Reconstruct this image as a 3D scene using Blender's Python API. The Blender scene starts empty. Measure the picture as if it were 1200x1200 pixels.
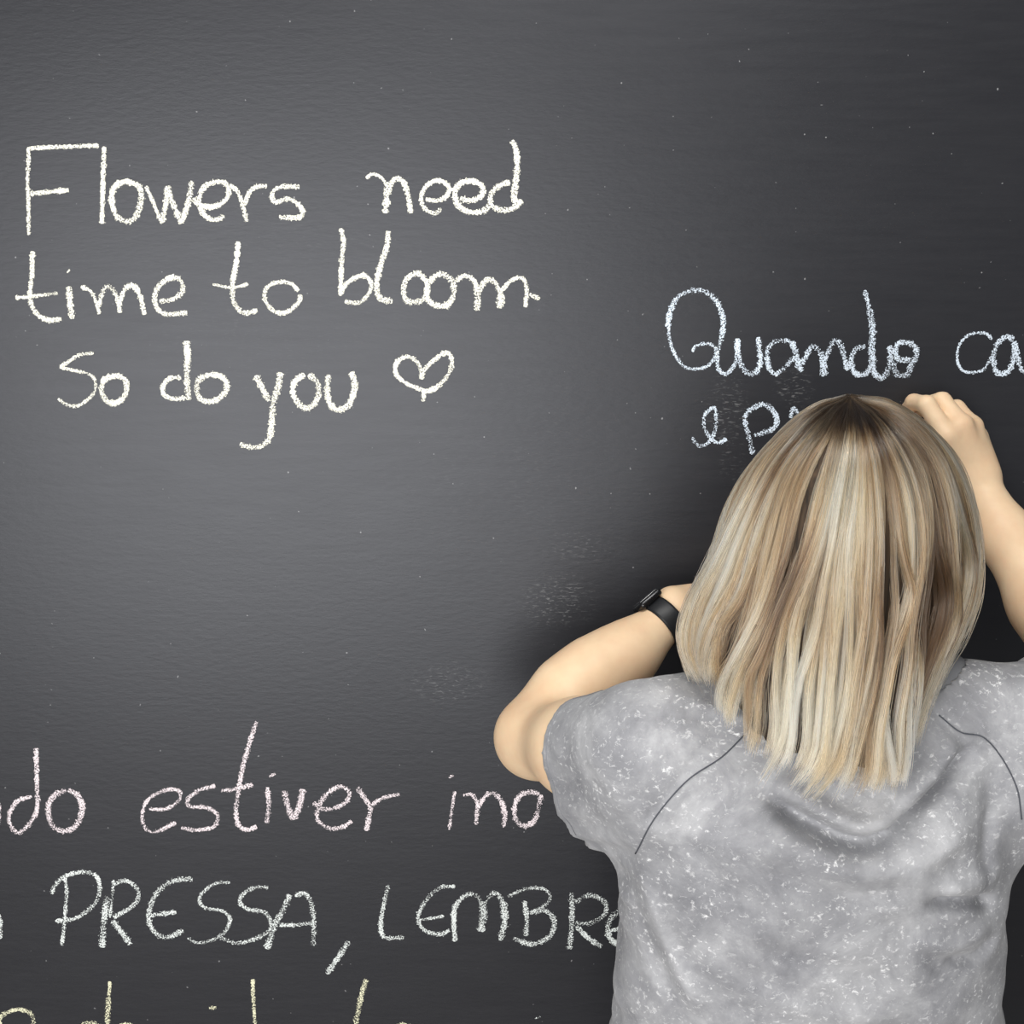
import bpy, bmesh, math, random
import numpy as np
from mathutils import Vector, Matrix

random.seed(7); rng = np.random.default_rng(11)
S = bpy.context.scene
C = S.collection

# ------------------------------------------------------------------ camera
W = 1200.0
CAM = np.array([0.0, -1.62, 1.75]); PITCH = math.radians(-10.0)
FOV = math.radians(45.0); F = (W/2)/math.tan(FOV/2)
cd = bpy.data.cameras.new('camera'); cam = bpy.data.objects.new('camera', cd); C.objects.link(cam)
cam.location = CAM; cam.rotation_euler = (math.radians(90)+PITCH, 0, 0)
cd.sensor_width = 36; cd.lens = 18/math.tan(FOV/2); cd.clip_start = 0.05
S.camera = cam
S.view_settings.view_transform = 'Standard'; S.view_settings.look = 'None'
S.view_settings.gamma = 1.0; S.view_settings.use_curve_mapping = False
S.view_settings.exposure = 0.0

# ------------------------------------------------------------------ world and lights
w = bpy.data.worlds.new('world'); S.world = w; w.use_nodes = True
w.node_tree.nodes['Background'].inputs[0].default_value = (0.93, 0.96, 1.0, 1)
w.node_tree.nodes['Background'].inputs[1].default_value = 0.19

def area(name, loc, target, size, power, col):
    d = bpy.data.lights.new(name, 'AREA'); d.shape = 'RECTANGLE'; d.size, d.size_y = size
    d.energy = power; d.color = col
    o = bpy.data.objects.new(name, d); C.objects.link(o); o.location = loc
    o.rotation_euler = (Vector(target)-Vector(loc)).to_track_quat('-Z', 'Y').to_euler()
    return o
area('window_light', (-0.82, -2.9, 1.38), (-0.1, 0, 1.4), (2.2, 1.9), 90, (1.0, 0.985, 0.965))
area('ceiling_light', (0.1, -0.95, 3.0), (0.25, -0.60, 1.2), (1.2, 0.5), 25, (1.0, 0.985, 0.95))

def at(px, py, Y):
    """point of the plane y = Y that stands at pixel (px, py) of the photograph"""
    dx = (px-W/2)/F; dz = -(py-W/2)/F
    c, s = math.cos(PITCH), math.sin(PITCH)
    d = np.array([dx, c - dz*s, s + dz*c])
    t = (Y-CAM[1])/d[1]
    return CAM + d*t

# ------------------------------------------------------------------ materials
def mat(name, base=(.5,.5,.5), rough=.6, spec=.5, **kw):
    m = bpy.data.materials.new(name); m.use_nodes = True
    b = m.node_tree.nodes['Principled BSDF']
    b.inputs['Base Color'].default_value = (*base, 1); b.inputs['Roughness'].default_value = rough
    b.inputs['Specular IOR Level'].default_value = spec
    for k, v in kw.items(): b.inputs[k.replace('_', ' ')].default_value = v
    return m
class NT:
    def __init__(s, m): s.t = m.node_tree; s.n = s.t.nodes; s.b = s.n.get('Principled BSDF')
    def add(s, typ, **kw):
        n = s.n.new(typ)
        for k, v in kw.items(): setattr(n, k, v)
        return n
    def link(s, a, b): s.t.links.new(a, b)
    def noise(s, scale, vec=None, detail=3, rough=.5, dist=0):
        n = s.add('ShaderNodeTexNoise'); n.inputs['Scale'].default_value = scale
        n.inputs['Detail'].default_value = detail; n.inputs['Roughness'].default_value = rough; n.inputs['Distortion'].default_value = dist
        if vec is not None: s.link(vec, n.inputs['Vector'])
        return n.outputs['Fac']
    def pos(s): return s.add('ShaderNodeTexCoord').outputs['Object']
    def mapv(s, vec, scale=(1,1,1), rot=(0,0,0)):
        n = s.add('ShaderNodeMapping'); n.inputs['Scale'].default_value = scale; n.inputs['Rotation'].default_value = rot
        s.link(vec, n.inputs['Vector']); return n.outputs['Vector']
    def ramp(s, fac, stops):
        n = s.add('ShaderNodeValToRGB'); e = n.color_ramp.elements
        while len(e) < len(stops): e.new(.5)
        for i, (p, c) in enumerate(stops):
            e[i].position = p; e[i].color = (*c, 1) if isinstance(c, tuple) else (c, c, c, 1)
        s.link(fac, n.inputs['Fac']); return n.outputs['Color']
    def math(s, op, a, b=None, clamp=False):
        n = s.add('ShaderNodeMath', operation=op, use_clamp=clamp)
        for i, v in enumerate((a, b)):
            if v is None: continue
            if isinstance(v, (int, float)): n.inputs[i].default_value = v
            else: s.link(v, n.inputs[i])
        return n.outputs[0]
    def mix(s, fac, a, b, mode='MIX'):
        n = s.add('ShaderNodeMix', data_type='RGBA', blend_type=mode)
        for sock, v in ((n.inputs[0], fac), (n.inputs[6], a), (n.inputs[7], b)):
            if isinstance(v, (int, float)): sock.default_value = v
            elif isinstance(v, tuple): sock.default_value = (*v, 1)
            else: s.link(v, sock)
        return n.outputs[2]
    def bump(s, h, strength=.3, dist=.01):
        n = s.add('ShaderNodeBump'); n.inputs['Strength'].default_value = strength; n.inputs['Distance'].default_value = dist
        s.link(h, n.inputs['Height']); s.link(n.outputs[0], s.b.inputs['Normal'])

# chalkboard paint: satin, with faint brush marks, chalk dust specks and half wiped smudges
M_board = mat('chalkboard_paint', (.035,.035,.038), .5, .50, Specular_Tint=(.93,.96,1.03,1))
t = NT(M_board); P = t.pos()
big = t.noise(1.6, P, 4, .55)
base = t.ramp(big, [(.3, (.0105,.0105,.0132)), (.7, (.0145,.0145,.0175))])
streak = t.noise(1, t.mapv(P, (9, 1, 90)), 3, .6)
base = t.mix(t.math('MULTIPLY', streak, .05), base, (.16,.16,.165))
sp = t.noise(150, P, 1, .5); region = t.noise(3.2, P, 2, .6)
sm = t.ramp(sp, [(.765, 0.0), (.80, 1.0)])
base = t.mix(t.math('MULTIPLY', sm, .38), base, (.55,.55,.56))
# wiped smudges at the places where the board shows them
sep = t.add('ShaderNodeSeparateXYZ'); t.link(P, sep.inputs[0])
def blob(px, py, rx, rz):
    c = at(px, py, 0)
    a = t.math('DIVIDE', t.math('SUBTRACT', sep.outputs[0], float(c[0])), rx)
    b = t.math('DIVIDE', t.math('SUBTRACT', sep.outputs[2], float(c[2])), rz)
    r = t.math('ADD', t.math('MULTIPLY', a, a), t.math('MULTIPLY', b, b))
    return t.math('SUBTRACT', 1.0, r, True)
scr = t.noise(1, t.mapv(P, (110, 1, 420)), 2, .6, .6)
scr = t.ramp(scr, [(.56, 0.0), (.70, 1.0)])
tot = None
for (px, py, rx, rz, a) in ((852, 480, .03, .06, .9), (858, 540, .022, .06, .45), (655, 705, .06, .045, .55), (520, 800, .07, .035, .4), (930, 455, .03, .03, .5),
                            (690, 640, .07, .03, .3), (270, 350, .25, .2, .07), (600, 560, .2, .2, .06)):
    v = t.math('MULTIPLY', blob(px, py, rx, rz), a)
    tot = v if tot is None else t.math('MAXIMUM', tot, v)
base = t.mix(t.math('MULTIPLY', t.math('MULTIPLY', t.math('MULTIPLY', tot, t.ramp(region, [(.35, 0.0), (.6, 1.0)])), scr), .6), base, (.5,.5,.5))
t.link(base, t.b.inputs['Base Color'])
t.link(t.math('ADD', t.math('MULTIPLY', streak, .08), .355), t.b.inputs['Roughness'])
t.bump(t.noise(60, t.mapv(P, (1, 1, 3)), 4, .6), .12, .002)

def chalk_mat(name, col, dens):
    m = mat(name, col, .95, .1); t = NT(m); P = t.pos()
    uv = t.add('ShaderNodeUVMap').outputs[0]; s = t.add('ShaderNodeSeparateXYZ'); t.link(uv, s.inputs[0])
    g = t.noise(1, t.mapv(P, (620, 1, 380), (0, math.radians(35), 0)), 3, .65)
    g2 = t.noise(1, t.mapv(P, (380, 1, 1000), (0, math.radians(-28), 0)), 1, .5)
    g = t.math('ADD', t.math('MULTIPLY', g, .6), t.math('MULTIPLY', g2, .4))
    v = t.math('ABSOLUTE', s.outputs[1])
    edge = t.math('POWER', v, 3.5)
    press = t.noise(30, P, 1, .5)
    thr = t.math('SUBTRACT', t.math('ADD', t.math('MULTIPLY', press, .22), dens), t.math('MULTIPLY', edge, .34))
    a = t.math('GREATER_THAN', t.math('ADD', g, thr), 1.0)
    t.link(a, t.b.inputs['Alpha'])
    return m
CH = {'cream': chalk_mat('chalk_cream', (.90,.89,.78), .448), 'blue': chalk_mat('chalk_pale_blue', (.76,.86,.97), .41),
      'pink': chalk_mat('chalk_pale_pink', (.90,.80,.83), .412), 'white': chalk_mat('chalk_white', (.84,.89,.87), .398),
      'yellow': chalk_mat('chalk_pale_yellow', (.88,.86,.62), .412)}

M_skin = mat('skin', (.86,.60,.42), .5, .35); t = NT(M_skin); P = t.pos()
t.link(t.ramp(t.noise(16, P, 4, .6), [(.3, (.76,.52,.33)), (.7, (.86,.65,.43))]), t.b.inputs['Base Color'])
t.b.inputs['Subsurface Weight'].default_value = .12; t.b.inputs['Subsurface Radius'].default_value = (.012,.005,.003)
t.b.inputs['Subsurface Scale'].default_value = 1.0
t.bump(t.noise(900, P, 2), .05, .001)

M_shirt = mat('acid_washed_jersey', (.4,.4,.41), .9, .15); t = NT(M_shirt); P = t.pos()
n1 = t.noise(14, P, 6, .68, .4)
c1 = t.ramp(n1, [(.3, (.20,.203,.22)), (.5, (.315,.318,.335)), (.7, (.47,.473,.49))])
n2 = t.noise(1, t.mapv(P, (150, 150, 190), (0, .35, 0)), 4, .7, .5)
fl = t.ramp(n2, [(.56, 0.0), (.70, 1.0)])
n3 = t.noise(22, P, 2, .5); area_m = t.ramp(n3, [(.35, .15), (.65, 1.0)])
c2 = t.mix(t.math('MULTIPLY', t.math('MULTIPLY', fl, area_m), 1.0), c1, (.88,.88,.89))
t.link(c2, t.b.inputs['Base Color'])
t.b.inputs['Sheen Weight'].default_value = .15
t.bump(t.noise(420, P, 2), .25, .0012)

M_seam = mat('dark_seam_thread', (.09,.095,.11), .9, .1)
M_rib = mat('ribbed_neckband', (.22,.225,.24), .9, .1)
M_rubber = mat('black_silicone', (.012,.013,.015), .45, .4)
M_case = mat('black_metal', (.02,.02,.022), .22, .6, Metallic=.6)
M_glass = mat('watch_glass', (.006,.006,.008), .06, .8)
M_denim = mat('dark_denim', (.045,.06,.10), .9, .1); t = NT(M_denim)
t.bump(t.noise(600, t.pos(), 2), .4, .001)
M_shoe = mat('white_canvas', (.7,.7,.68), .8, .2)
M_wall = mat('painted_plaster', (.62,.62,.6), .85, .2); t = NT(M_wall); t.bump(t.noise(120, t.pos(), 3), .15, .003)
M_floor = mat('grey_floor', (.30,.28,.26), .5, .4); t = NT(M_floor)
t.link(t.ramp(t.noise(6, t.pos(), 5, .6), [(.3, (.24,.225,.21)), (.7, (.34,.32,.30))]), t.b.inputs['Base Color'])

# hair
def hair_mat():
    m = bpy.data.materials.new('blond_hair'); m.use_nodes = True
    t = NT(m); t.n.remove(t.b)
    h = t.add('ShaderNodeBsdfHairPrincipled'); h.model = 'CHIANG'; h.parametrization = 'COLOR'
    out = t.n['Material Output']; t.link(h.outputs[0], out.inputs['Surface'])
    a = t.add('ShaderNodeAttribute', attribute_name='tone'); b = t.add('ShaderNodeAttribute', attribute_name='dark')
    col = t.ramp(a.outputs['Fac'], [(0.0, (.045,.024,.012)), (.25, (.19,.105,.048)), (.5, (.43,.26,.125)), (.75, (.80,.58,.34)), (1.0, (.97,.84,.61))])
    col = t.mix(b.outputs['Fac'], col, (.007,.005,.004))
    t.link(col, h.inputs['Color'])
    h.inputs['Roughness'].default_value = .28; h.inputs['Radial Roughness'].default_value = .30
    h.inputs['Random Roughness'].default_value = .2; h.inputs['Coat'].default_value = .1
    return m
M_hair = hair_mat()
M_under = mat('hair_underlayer_shaded', (.14,.085,.045), .7, .2); t = NT(M_under)
t.link(t.ramp(t.noise(1, t.mapv(t.pos(), (160, 160, 6)), 3, .6), [(.35, (.012,.009,.007)), (.7, (.07,.045,.027))]), t.b.inputs['Base Color'])  # near-black base colour stands in for the shadow between locks

# ------------------------------------------------------------------ object helpers
def mesh_obj(name, verts, faces, m, parent=None, smooth=True, uvs=None):
    me = bpy.data.meshes.new(name)
    me.from_pydata([tuple(map(float, v)) for v in verts], [], [tuple(map(int, f)) for f in faces])
    if smooth: me.polygons.foreach_set('use_smooth', [True]*len(me.polygons))
    if uvs is not None:
        uvl = me.uv_layers.new(name='UVMap')
        vi = np.zeros(len(me.loops), dtype=np.int32); me.loops.foreach_get('vertex_index', vi)
        uvl.data.foreach_set('uv', np.asarray(uvs, dtype=np.float32)[vi].ravel())
    me.materials.append(m); me.update()
    o = bpy.data.objects.new(name, me); C.objects.link(o)
    if parent: attach(o, parent)
    return o
def attach(o, parent):
    """parent without moving: the mesh data stay in world coordinates"""
    o.parent = parent; o.matrix_parent_inverse = Matrix.Translation(-Vector(world_loc(parent)))
def world_loc(p):
    return p.location if p.type == 'EMPTY' else Vector((0, 0, 0))
def empty(name, loc, label, cat):
    o = bpy.data.objects.new(name, None); C.objects.link(o); o.location = tuple(map(float, loc))
    o.empty_display_size = .05; o['label'] = label; o['category'] = cat
    return o
def box(name, lo, hi, m, parent=None, bevel=0):
    bm = bmesh.new(); bmesh.ops.create_cube(bm, size=1)
    for v in bm.verts:
        v.co = Vector([lo[i]+(v.co[i]+.5)*(hi[i]-lo[i]) for i in range(3)])
    if bevel: bmesh.ops.bevel(bm, geom=bm.edges[:], offset=bevel, segments=3, affect='EDGES', profile=.5)
    me = bpy.data.meshes.new(name); bm.to_mesh(me); bm.free(); me.materials.append(m)
    o = bpy.data.objects.new(name, me); C.objects.link(o)
    if parent: attach(o, parent)
    return o

def catmull(pts, n=8):
    pts = np.asarray(pts, float)
    if len(pts) == 2: return np.linspace(pts[0], pts[1], n+1)
    closed = np.linalg.norm(pts[0]-pts[-1]) < 1e-6
    p = np.vstack([pts[-2] if closed else 2*pts[0]-pts[1], pts, pts[1] if closed else 2*pts[-1]-pts[-2]])
    out = []
    for i in range(1, len(p)-2):
        for k in range(n):
            u = k/n
            out.append(.5*((2*p[i]) + (-p[i-1]+p[i+1])*u + (2*p[i-1]-5*p[i]+4*p[i+1]-p[i+2])*u*u + (-p[i-1]+3*p[i]-3*p[i+1]+p[i+2])*u**3))
    out.append(p[-2]); return np.array(out)
def resample(p, n):
    d = np.r_[0, np.cumsum(np.linalg.norm(np.diff(p, axis=0), axis=1))]
    s = np.linspace(0, d[-1], n)
    return np.stack([np.interp(s, d, p[:, k]) for k in range(p.shape[1])], 1)
def tube(path, r, seg=8, caps=True):
    """vertices and faces of a tube along a path, r a number or a list"""
    path = np.asarray(path, float); n = len(path); r = np.broadcast_to(r, (n,))
    T = np.gradient(path, axis=0); T /= np.linalg.norm(T, axis=1)[:, None]+1e-12
    up = np.array([0, 0, 1.]) if abs(T[0][2]) < .9 else np.array([0, 1., 0])
    V = []; a = np.linspace(0, 2*np.pi, seg, endpoint=False)
    N = np.cross(T[0], up); N /= np.linalg.norm(N)
    for i in range(n):
        N = N - T[i]*np.dot(N, T[i]); N /= np.linalg.norm(N); B = np.cross(T[i], N)
        V += [path[i]+r[i]*(math.cos(x)*N+math.sin(x)*B) for x in a]
    Fc = [(i*seg+j, i*seg+(j+1) % seg, (i+1)*seg+(j+1) % seg, (i+1)*seg+j) for i in range(n-1) for j in range(seg)]
    if caps: Fc += [tuple(range(seg))[::-1], tuple((n-1)*seg+j for j in range(seg))]
    return V, Fc

# ------------------------------------------------------------------ room
for o in (box('wall_front', (-3.2, .034, 0), (3.6, .15, 2.9), M_wall), box('floor', (-3.2, -3.4, -.05), (3.6, .15, 0), M_floor),
          box('baseboard_front', (-3.2, .012, 0), (3.6, .03, .09), M_wall, bevel=.003)):
    o['kind'] = 'structure'

# ------------------------------------------------------------------ chalkboard and its writing
board = empty('chalkboard', (0.2, .03, .25), 'large dark grey chalkboard filling the wall, covered in handwritten chalk lines', 'chalkboard')
box('panel', (-2.3, 0, .2), (2.9, .03, 2.75), M_board, board, bevel=.002)

FR = {'Z': (0, 140, .28333), 'A': (120, 180, .2), 'B': (420, 150, .18333), 'C': (380, 260, .21667), 'D': (60, 380, .25), 'E': (290, 400, .21667),
      'G': (760, 320, 1/6), 'H': (910, 330, .24167), 'J': (790, 440, .141667), 'K': (0, 840, .25), 'L': (230, 840, .20833), 'M': (500, 880, .2),
      'N': (40, 1000, 1/6), 'O': (210, 1000, .18333), 'P': (430, 1010, .25833), 'Q': (0, 1000, 1/6), 'R': (0, 1130, .275), 'S': (330, 1130, .34167), 'X': (0, 0, 1)}
WORDS = [
 ('cream', 'word Flowers in cream chalk', [
  ('Z', 6, [(120,115),(115,250),(118,350),(120,480)]), ('Z', 6, [(122,120),(200,115),(300,112),(410,108)]), ('Z', 7, [(125,308),(200,300),(285,292)]),
  ('Z', 7, [(432,112),(428,220),(425,320),(422,432)]),
  ('A', 8.5, [(130,163),(75,195),(55,260),(80,360),(140,396),(195,370),(228,270),(215,195),(160,168),(130,163)]),
  ('A', 6, [(255,190),(300,290),(350,410)]), ('A', 8, [(350,405),(372,300),(380,190)]), ('A', 8, [(380,190),(420,310),(465,410)]), ('A', 8, [(465,405),(505,280),(525,160)]),
  ('A', 7.5, [(530,262),(570,300),(650,312),(720,275),(742,215),(710,168),(640,172),(585,210),(567,280),(590,350),(640,388),(690,380),(710,360)]),
  ('A', 7, [(740,185),(790,220),(825,310),(845,400)]), ('A', 7, [(835,300),(860,230),(900,195),(965,188)]),
  ('A', 7, [(1155,195),(1050,195),(1000,225),(1010,285),(1090,265),(1150,300),(1175,340),(1150,375),(1035,372)])]),
 ('cream', 'word need in cream chalk', [
  ('B', 5, [(50,322),(90,295),(140,312),(175,350)]), ('B', 9.5, [(180,345),(180,450),(172,545)]), ('B', 8, [(190,420),(215,345),(260,325),(300,370),(325,470),(335,545)]),
  ('B', 6.5, [(430,455),(500,465),(560,440),(582,385),(545,345),(480,340),(420,390),(400,460),(430,520),(490,545),(530,515)]),
  ('B', 7.5, [(590,392),(620,395)]), ('B', 8, [(650,450),(720,465),(790,430),(790,370),(730,340),(660,350),(620,400),(625,470),(670,520),(740,540),(800,530),(840,490)]),
  ('B', 8, [(970,345),(900,370),(850,420),(850,490),(900,520),(970,520),(1050,465)]), ('B', 9, [(980,80),(1005,130),(1015,220),(1008,330),(995,450),(1030,475)])]),
 ('cream', 'word time in cream chalk', [
  ('Z', 7.5, [(135,545),(132,640),(125,740),(150,800),(200,830),(255,825)]), ('Z', 5.5, [(65,738),(150,730),(240,718)]),
  ('Z', 8.5, [(285,690),(290,760),(300,825)]), ('Z', 3.5, [(278,634),(290,620)]),
  ('Z', 6, [(335,692),(375,710),(400,760),(412,805)]), ('Z', 7, [(405,780),(430,705),(460,695),(485,740),(497,800)]), ('Z', 7.5, [(490,775),(515,705),(550,688),(580,730),(598,808)]),
  ('Z', 7.5, [(660,752),(710,745),(755,712),(745,662),(700,657),(650,700),(642,760),(680,803),(775,800)])]),
 ('cream', 'word to in cream chalk', [
  ('Z', 7.5, [(985,505),(978,590),(962,680),(970,760),(1010,800),(1065,790)]), ('Z', 4.5, [(880,682),(960,695),(1028,680)]),
  ('X', 6.5, [(350,341),(340,332),(325,331),(312,338),(311,352),(322,365),(336,366),(350,354),(352,345)])]),
 ('cream', 'word bloom in cream chalk', [
  ('C', 7, [(90,35),(105,110),(95,200),(88,400)]), ('C', 6.5, [(90,390),(120,335),(200,290),(250,320),(245,380),(190,435),(110,432)]),
  ('C', 8.5, [(348,50),(340,130),(310,220),(285,330),(300,410),(370,430)]),
  ('C', 8, [(540,300),(500,278),(445,310),(428,380),(450,428),(510,432),(552,400),(558,335),(530,292)]),
  ('C', 8.5, [(570,330),(600,292),(650,287),(695,330),(698,400),(660,452),(600,450),(560,418),(555,350)]),
  ('C', 7, [(710,322),(760,292),(810,318),(828,370)]), ('C', 10, [(828,360),(830,420),(826,482)]),
  ('C', 8, [(838,372),(880,312),(920,325),(948,375)]), ('C', 11, [(950,370),(955,420),(948,468)]), ('C', 6.5, [(955,375),(1010,318),(1070,305),(1095,360),(1088,462)]), ('C', 6.5, [(1110,390),(1165,418)])]),
 ('cream', 'word So in cream chalk', [
  ('D', 5, [(200,135),(130,145),(75,180),(45,200),(100,215),(180,235),(208,275),(195,330),(130,380),(80,378),(32,350)]),
  ('D', 8, [(300,242),(252,258),(236,310),(258,358),(305,368),(348,330),(352,272),(325,245),(290,242)])]),
 ('cream', 'word do in cream chalk', [
  ('D', 7, [(610,250),(560,252),(524,290),(532,333),(580,350),(630,342)]), ('D', 9.5, [(634,78),(640,150),(636,250),(645,355)]),
  ('D', 8, [(740,238),(692,262),(684,318),(712,357),(770,357),(816,318),(822,272),(790,242),(740,238)])]),
 ('cream', 'word you in cream chalk', [
  ('D', 9, [(958,240),(985,290),(1020,360)]), ('D', 10, [(1075,225),(1062,300),(1040,370)]), ('D', 9, [(1040,370),(1035,450),(1025,530),(1000,560)]), ('D', 7, [(1010,550),(980,573),(930,575),(885,560)]),
  ('E', 8.5, [(310,178),(255,220),(250,290),(300,355),(350,350),(385,290),(378,220),(330,180)]),
  ('E', 9, [(440,180),(430,240),(440,320),(480,370),(540,350),(575,280),(580,220),(560,165)])]),
 ('cream', 'heart drawn in cream chalk', [
  ('E', 6.5, [(945,205),(935,140),(900,95),(850,85),(805,120),(805,180),(860,228),(940,262)]), ('E', 7, [(940,262),(985,268),(1050,225),(1100,150),(1100,80),(1065,65),(1000,110),(955,160),(940,205)]),
  ('E', 6.5, [(955,265),(950,325)])]),
 ('blue', 'word Quando in pale blue chalk', [
  ('G', 5.5, [(310,555),(330,515),(400,495),(450,510),(475,560),(440,630),(370,670),(270,665),(200,600),(150,480),(140,370)]),
  ('G', 8, [(135,380),(155,260),(220,160),(320,122),(400,130),(470,190),(515,280),(525,370),(510,460)]), ('G', 6.5, [(510,460),(485,570),(490,670),(540,708),(590,670),(625,600)]),
  ('G', 8.5, [(625,460),(632,600),(690,700),(750,700),(785,620),(770,450)]),
  ('G', 7.5, [(1000,480),(920,475),(850,515),(835,600),(855,680),(900,705),(980,640),(1030,580)]), ('G', 9, [(1005,480),(1035,560),(1050,640),(1080,690)]),
  ('H', 8, [(115,400),(140,370),(170,315),(210,335)]), ('H', 11, [(215,340),(228,400),(228,460)]), ('H', 9, [(232,380),(275,292),(310,305),(330,375),(345,430)]),
  ('H', 8, [(430,312),(380,332),(362,390),(382,445),(430,448),(465,395)]), ('H', 7, [(425,42),(440,90),(452,150)]), ('H', 11, [(450,130),(465,230),(460,330),(465,400)]), ('H', 9, [(462,390),(475,445),(510,468),(540,430),(552,370),(548,310)]),
  ('H', 9, [(560,390),(585,450),(630,450),(655,400),(680,350),(660,305),(600,295),(575,330),(590,378),(650,378)])]),
 ('blue', 'cut off word starting ca in pale blue chalk at the right edge', [
  ('H', 4.5, [(1045,280),(1010,250),(940,255),(890,300),(875,370),(900,430),(960,440),(1010,420),(1040,360)]),
  ('H', 8.5, [(1150,280),(1110,268),(1065,310),(1050,380),(1070,442),(1120,438),(1148,380),(1152,290)]), ('H', 8.5, [(1152,290),(1165,350),(1185,420),(1225,440),(1260,380)])]),
 ('blue', 'small letter e in pale blue chalk', [
  ('J', 6, [(150,510),(190,575),(250,575),(310,520),(345,420),(340,275),(290,285),(245,350),(255,440),(310,530),(370,555),(435,525)])]),
 ('blue', 'word starting pr in pale blue chalk running behind the head', [
  ('J', 8, [(650,650),(620,520),(580,360)]), ('J', 8, [(580,350),(620,290),(720,238),(800,272),(848,350),(830,430),(740,470),(660,500)]), ('J', 7, [(960,350),(985,275),(1015,300),(1060,360)]),
  ('X', 7, [(945,500),(960,485),(972,498),(965,515)])]),
 ('pink', 'word ending do in pale pink chalk at the left edge', [
  ('K', 6, [(-40,385),(-10,400),(-4,450),(-8,510)]), ('K', 7.5, [(170,145),(172,260),(175,380)]), ('K', 7, [(180,380),(165,460),(100,540),(55,518),(44,460),(82,395),(150,372)]),
  ('K', 8.5, [(310,342),(252,372),(226,430),(245,508),(300,535),(358,508),(386,430),(368,372),(320,340)])]),
 ('pink', 'word estiver in pale pink chalk', [
  ('K', 6, [(700,432),(780,430),(840,390),(840,347),(780,342),(700,382),(668,450),(682,520),(730,538),(825,495)]),
  ('K', 6.5, [(1010,322),(930,345),(880,390),(890,420),(970,425),(1020,460),(1000,515),(920,530),(850,520)]),
  ('L', 7.5, [(340,25),(305,130),(265,270),(240,400),(224,520),(240,610),(290,635),(340,615)]), ('L', 7, [(140,415),(220,405),(320,380)]),
  ('L', 8, [(400,395),(408,490),(395,595)]), ('L', 4, [(412,338),(445,318)]), ('L', 9, [(495,415),(515,500),(545,580)]), ('L', 9, [(548,575),(580,500),(600,405)]),
  ('L', 7, [(660,480),(700,515),(770,515),(840,480),(862,425),(810,390),(740,430),(690,500),(685,580),(750,625),(820,620),(875,585)]),
  ('L', 8, [(905,395),(950,460),(980,510),(970,570),(958,640)]), ('L', 6.5, [(985,500),(1050,455),(1145,435)])]),
 ('pink', 'word starting in in pale pink chalk running behind the elbow', [
  ('M', 5, [(165,235),(150,330),(132,460)]), ('M', 5, [(132,158),(155,140)]), ('M', 6.5, [(215,260),(262,255),(295,310),(290,430)]), ('M', 7.5, [(300,335),(340,268),(390,245),(440,300),(458,380),(450,450)]),
  ('M', 8, [(660,250),(600,240),(540,268),(514,340),(525,408),(570,438),(630,408),(658,320),(672,255)])]),
 ('white', 'last stroke of a cut off word in white chalk', [('Q', 6, [(-60,500),(-30,430),(-2,450),(6,520),(0,600)])]),
 ('white', 'word PRESSA in white chalk capitals', [
  ('N', 6, [(215,170),(230,260),(220,400),(212,520),(195,645)]), ('N', 7, [(125,285),(150,220),(220,160),(340,130),(430,152),(462,230),(448,320),(380,400),(280,460),(150,475)]),
  ('N', 5, [(560,185),(548,330),(535,450)]), ('N', 10, [(515,300),(490,480),(478,660)]), ('N', 7.5, [(560,220),(640,190),(718,235),(735,300),(690,370),(560,450)]), ('N', 9.5, [(550,470),(620,560),(680,640)]),
  ('N', 8.5, [(1115,178),(1010,185),(920,220),(850,300),(812,400),(812,490),(860,565),(940,588),(1050,540)]), ('N', 7, [(820,435),(900,425),(1000,412)]),
  ('O', 6, [(325,185),(240,190),(160,240),(128,300),(170,348),(270,365),(325,410),(300,490),(230,545),(120,570),(55,540)]),
  ('O', 7, [(570,215),(480,217),(400,270),(392,320),(450,358),(540,372),(585,430),(570,500),(460,553),(360,570),(260,535)]),
  ('O', 9.5, [(708,262),(665,360),(610,460),(560,610)]), ('O', 8, [(740,272),(800,252),(840,310),(860,430),(860,590)]), ('O', 7, [(640,460),(760,455),(860,442)])]),
 ('white', 'comma in white chalk', [('O', 8, [(1085,560),(1020,660),(945,770)])]),
 ('white', 'word LEMBRE in white chalk capitals running behind the shirt', [
  ('P', 7, [(97,105),(75,200),(62,280),(80,340),(170,342)]), ('P', 7, [(400,110),(330,117),(265,180),(232,250),(260,308),(330,328),(375,308)]), ('P', 5, [(240,262),(290,255),(350,245)]),
  ('P', 7.5, [(400,360),(395,270),(402,200),(450,150),(500,152),(522,200)]), ('P', 12, [(525,180),(528,250),(515,315)]), ('P', 7, [(530,200),(550,160),(590,142),(620,190)]), ('P', 10, [(620,180),(625,270),(605,355)]),
  ('P', 8, [(715,175),(725,260),(720,335)]), ('P', 6, [(640,155),(720,122),(800,122),(832,160),(800,200),(740,230)]), ('P', 8, [(740,230),(810,222),(850,270),(828,338),(750,372),(665,345)]),
  ('P', 9, [(928,140),(930,260),(918,395)]), ('P', 7.5, [(945,180),(1010,150),(1078,182),(1078,238),(1010,278),(945,275)]), ('P', 8.5, [(950,290),(1000,340),(1065,385)]),
  ('P', 9, [(1155,205),(1105,260),(1092,310),(1112,358),(1170,378)]), ('P', 7, [(1095,312),(1160,300)])]),
 ('yellow', 'round letter top in pale yellow chalk at the lower left corner', [('R', 7, [(-5,300),(0,235),(25,208),(80,192),(130,208),(142,245),(128,310)])]),
 ('yellow', 'word do in pale yellow chalk at the lower edge', [
  ('R', 5, [(469,72),(466,110),(463,150)]), ('R', 8.5, [(464,140),(460,200),(455,330)]), ('R', 7, [(440,268),(380,247),(335,275),(325,330)]), ('R', 7, [(490,275),(535,255),(580,275),(600,320)])]),
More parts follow.
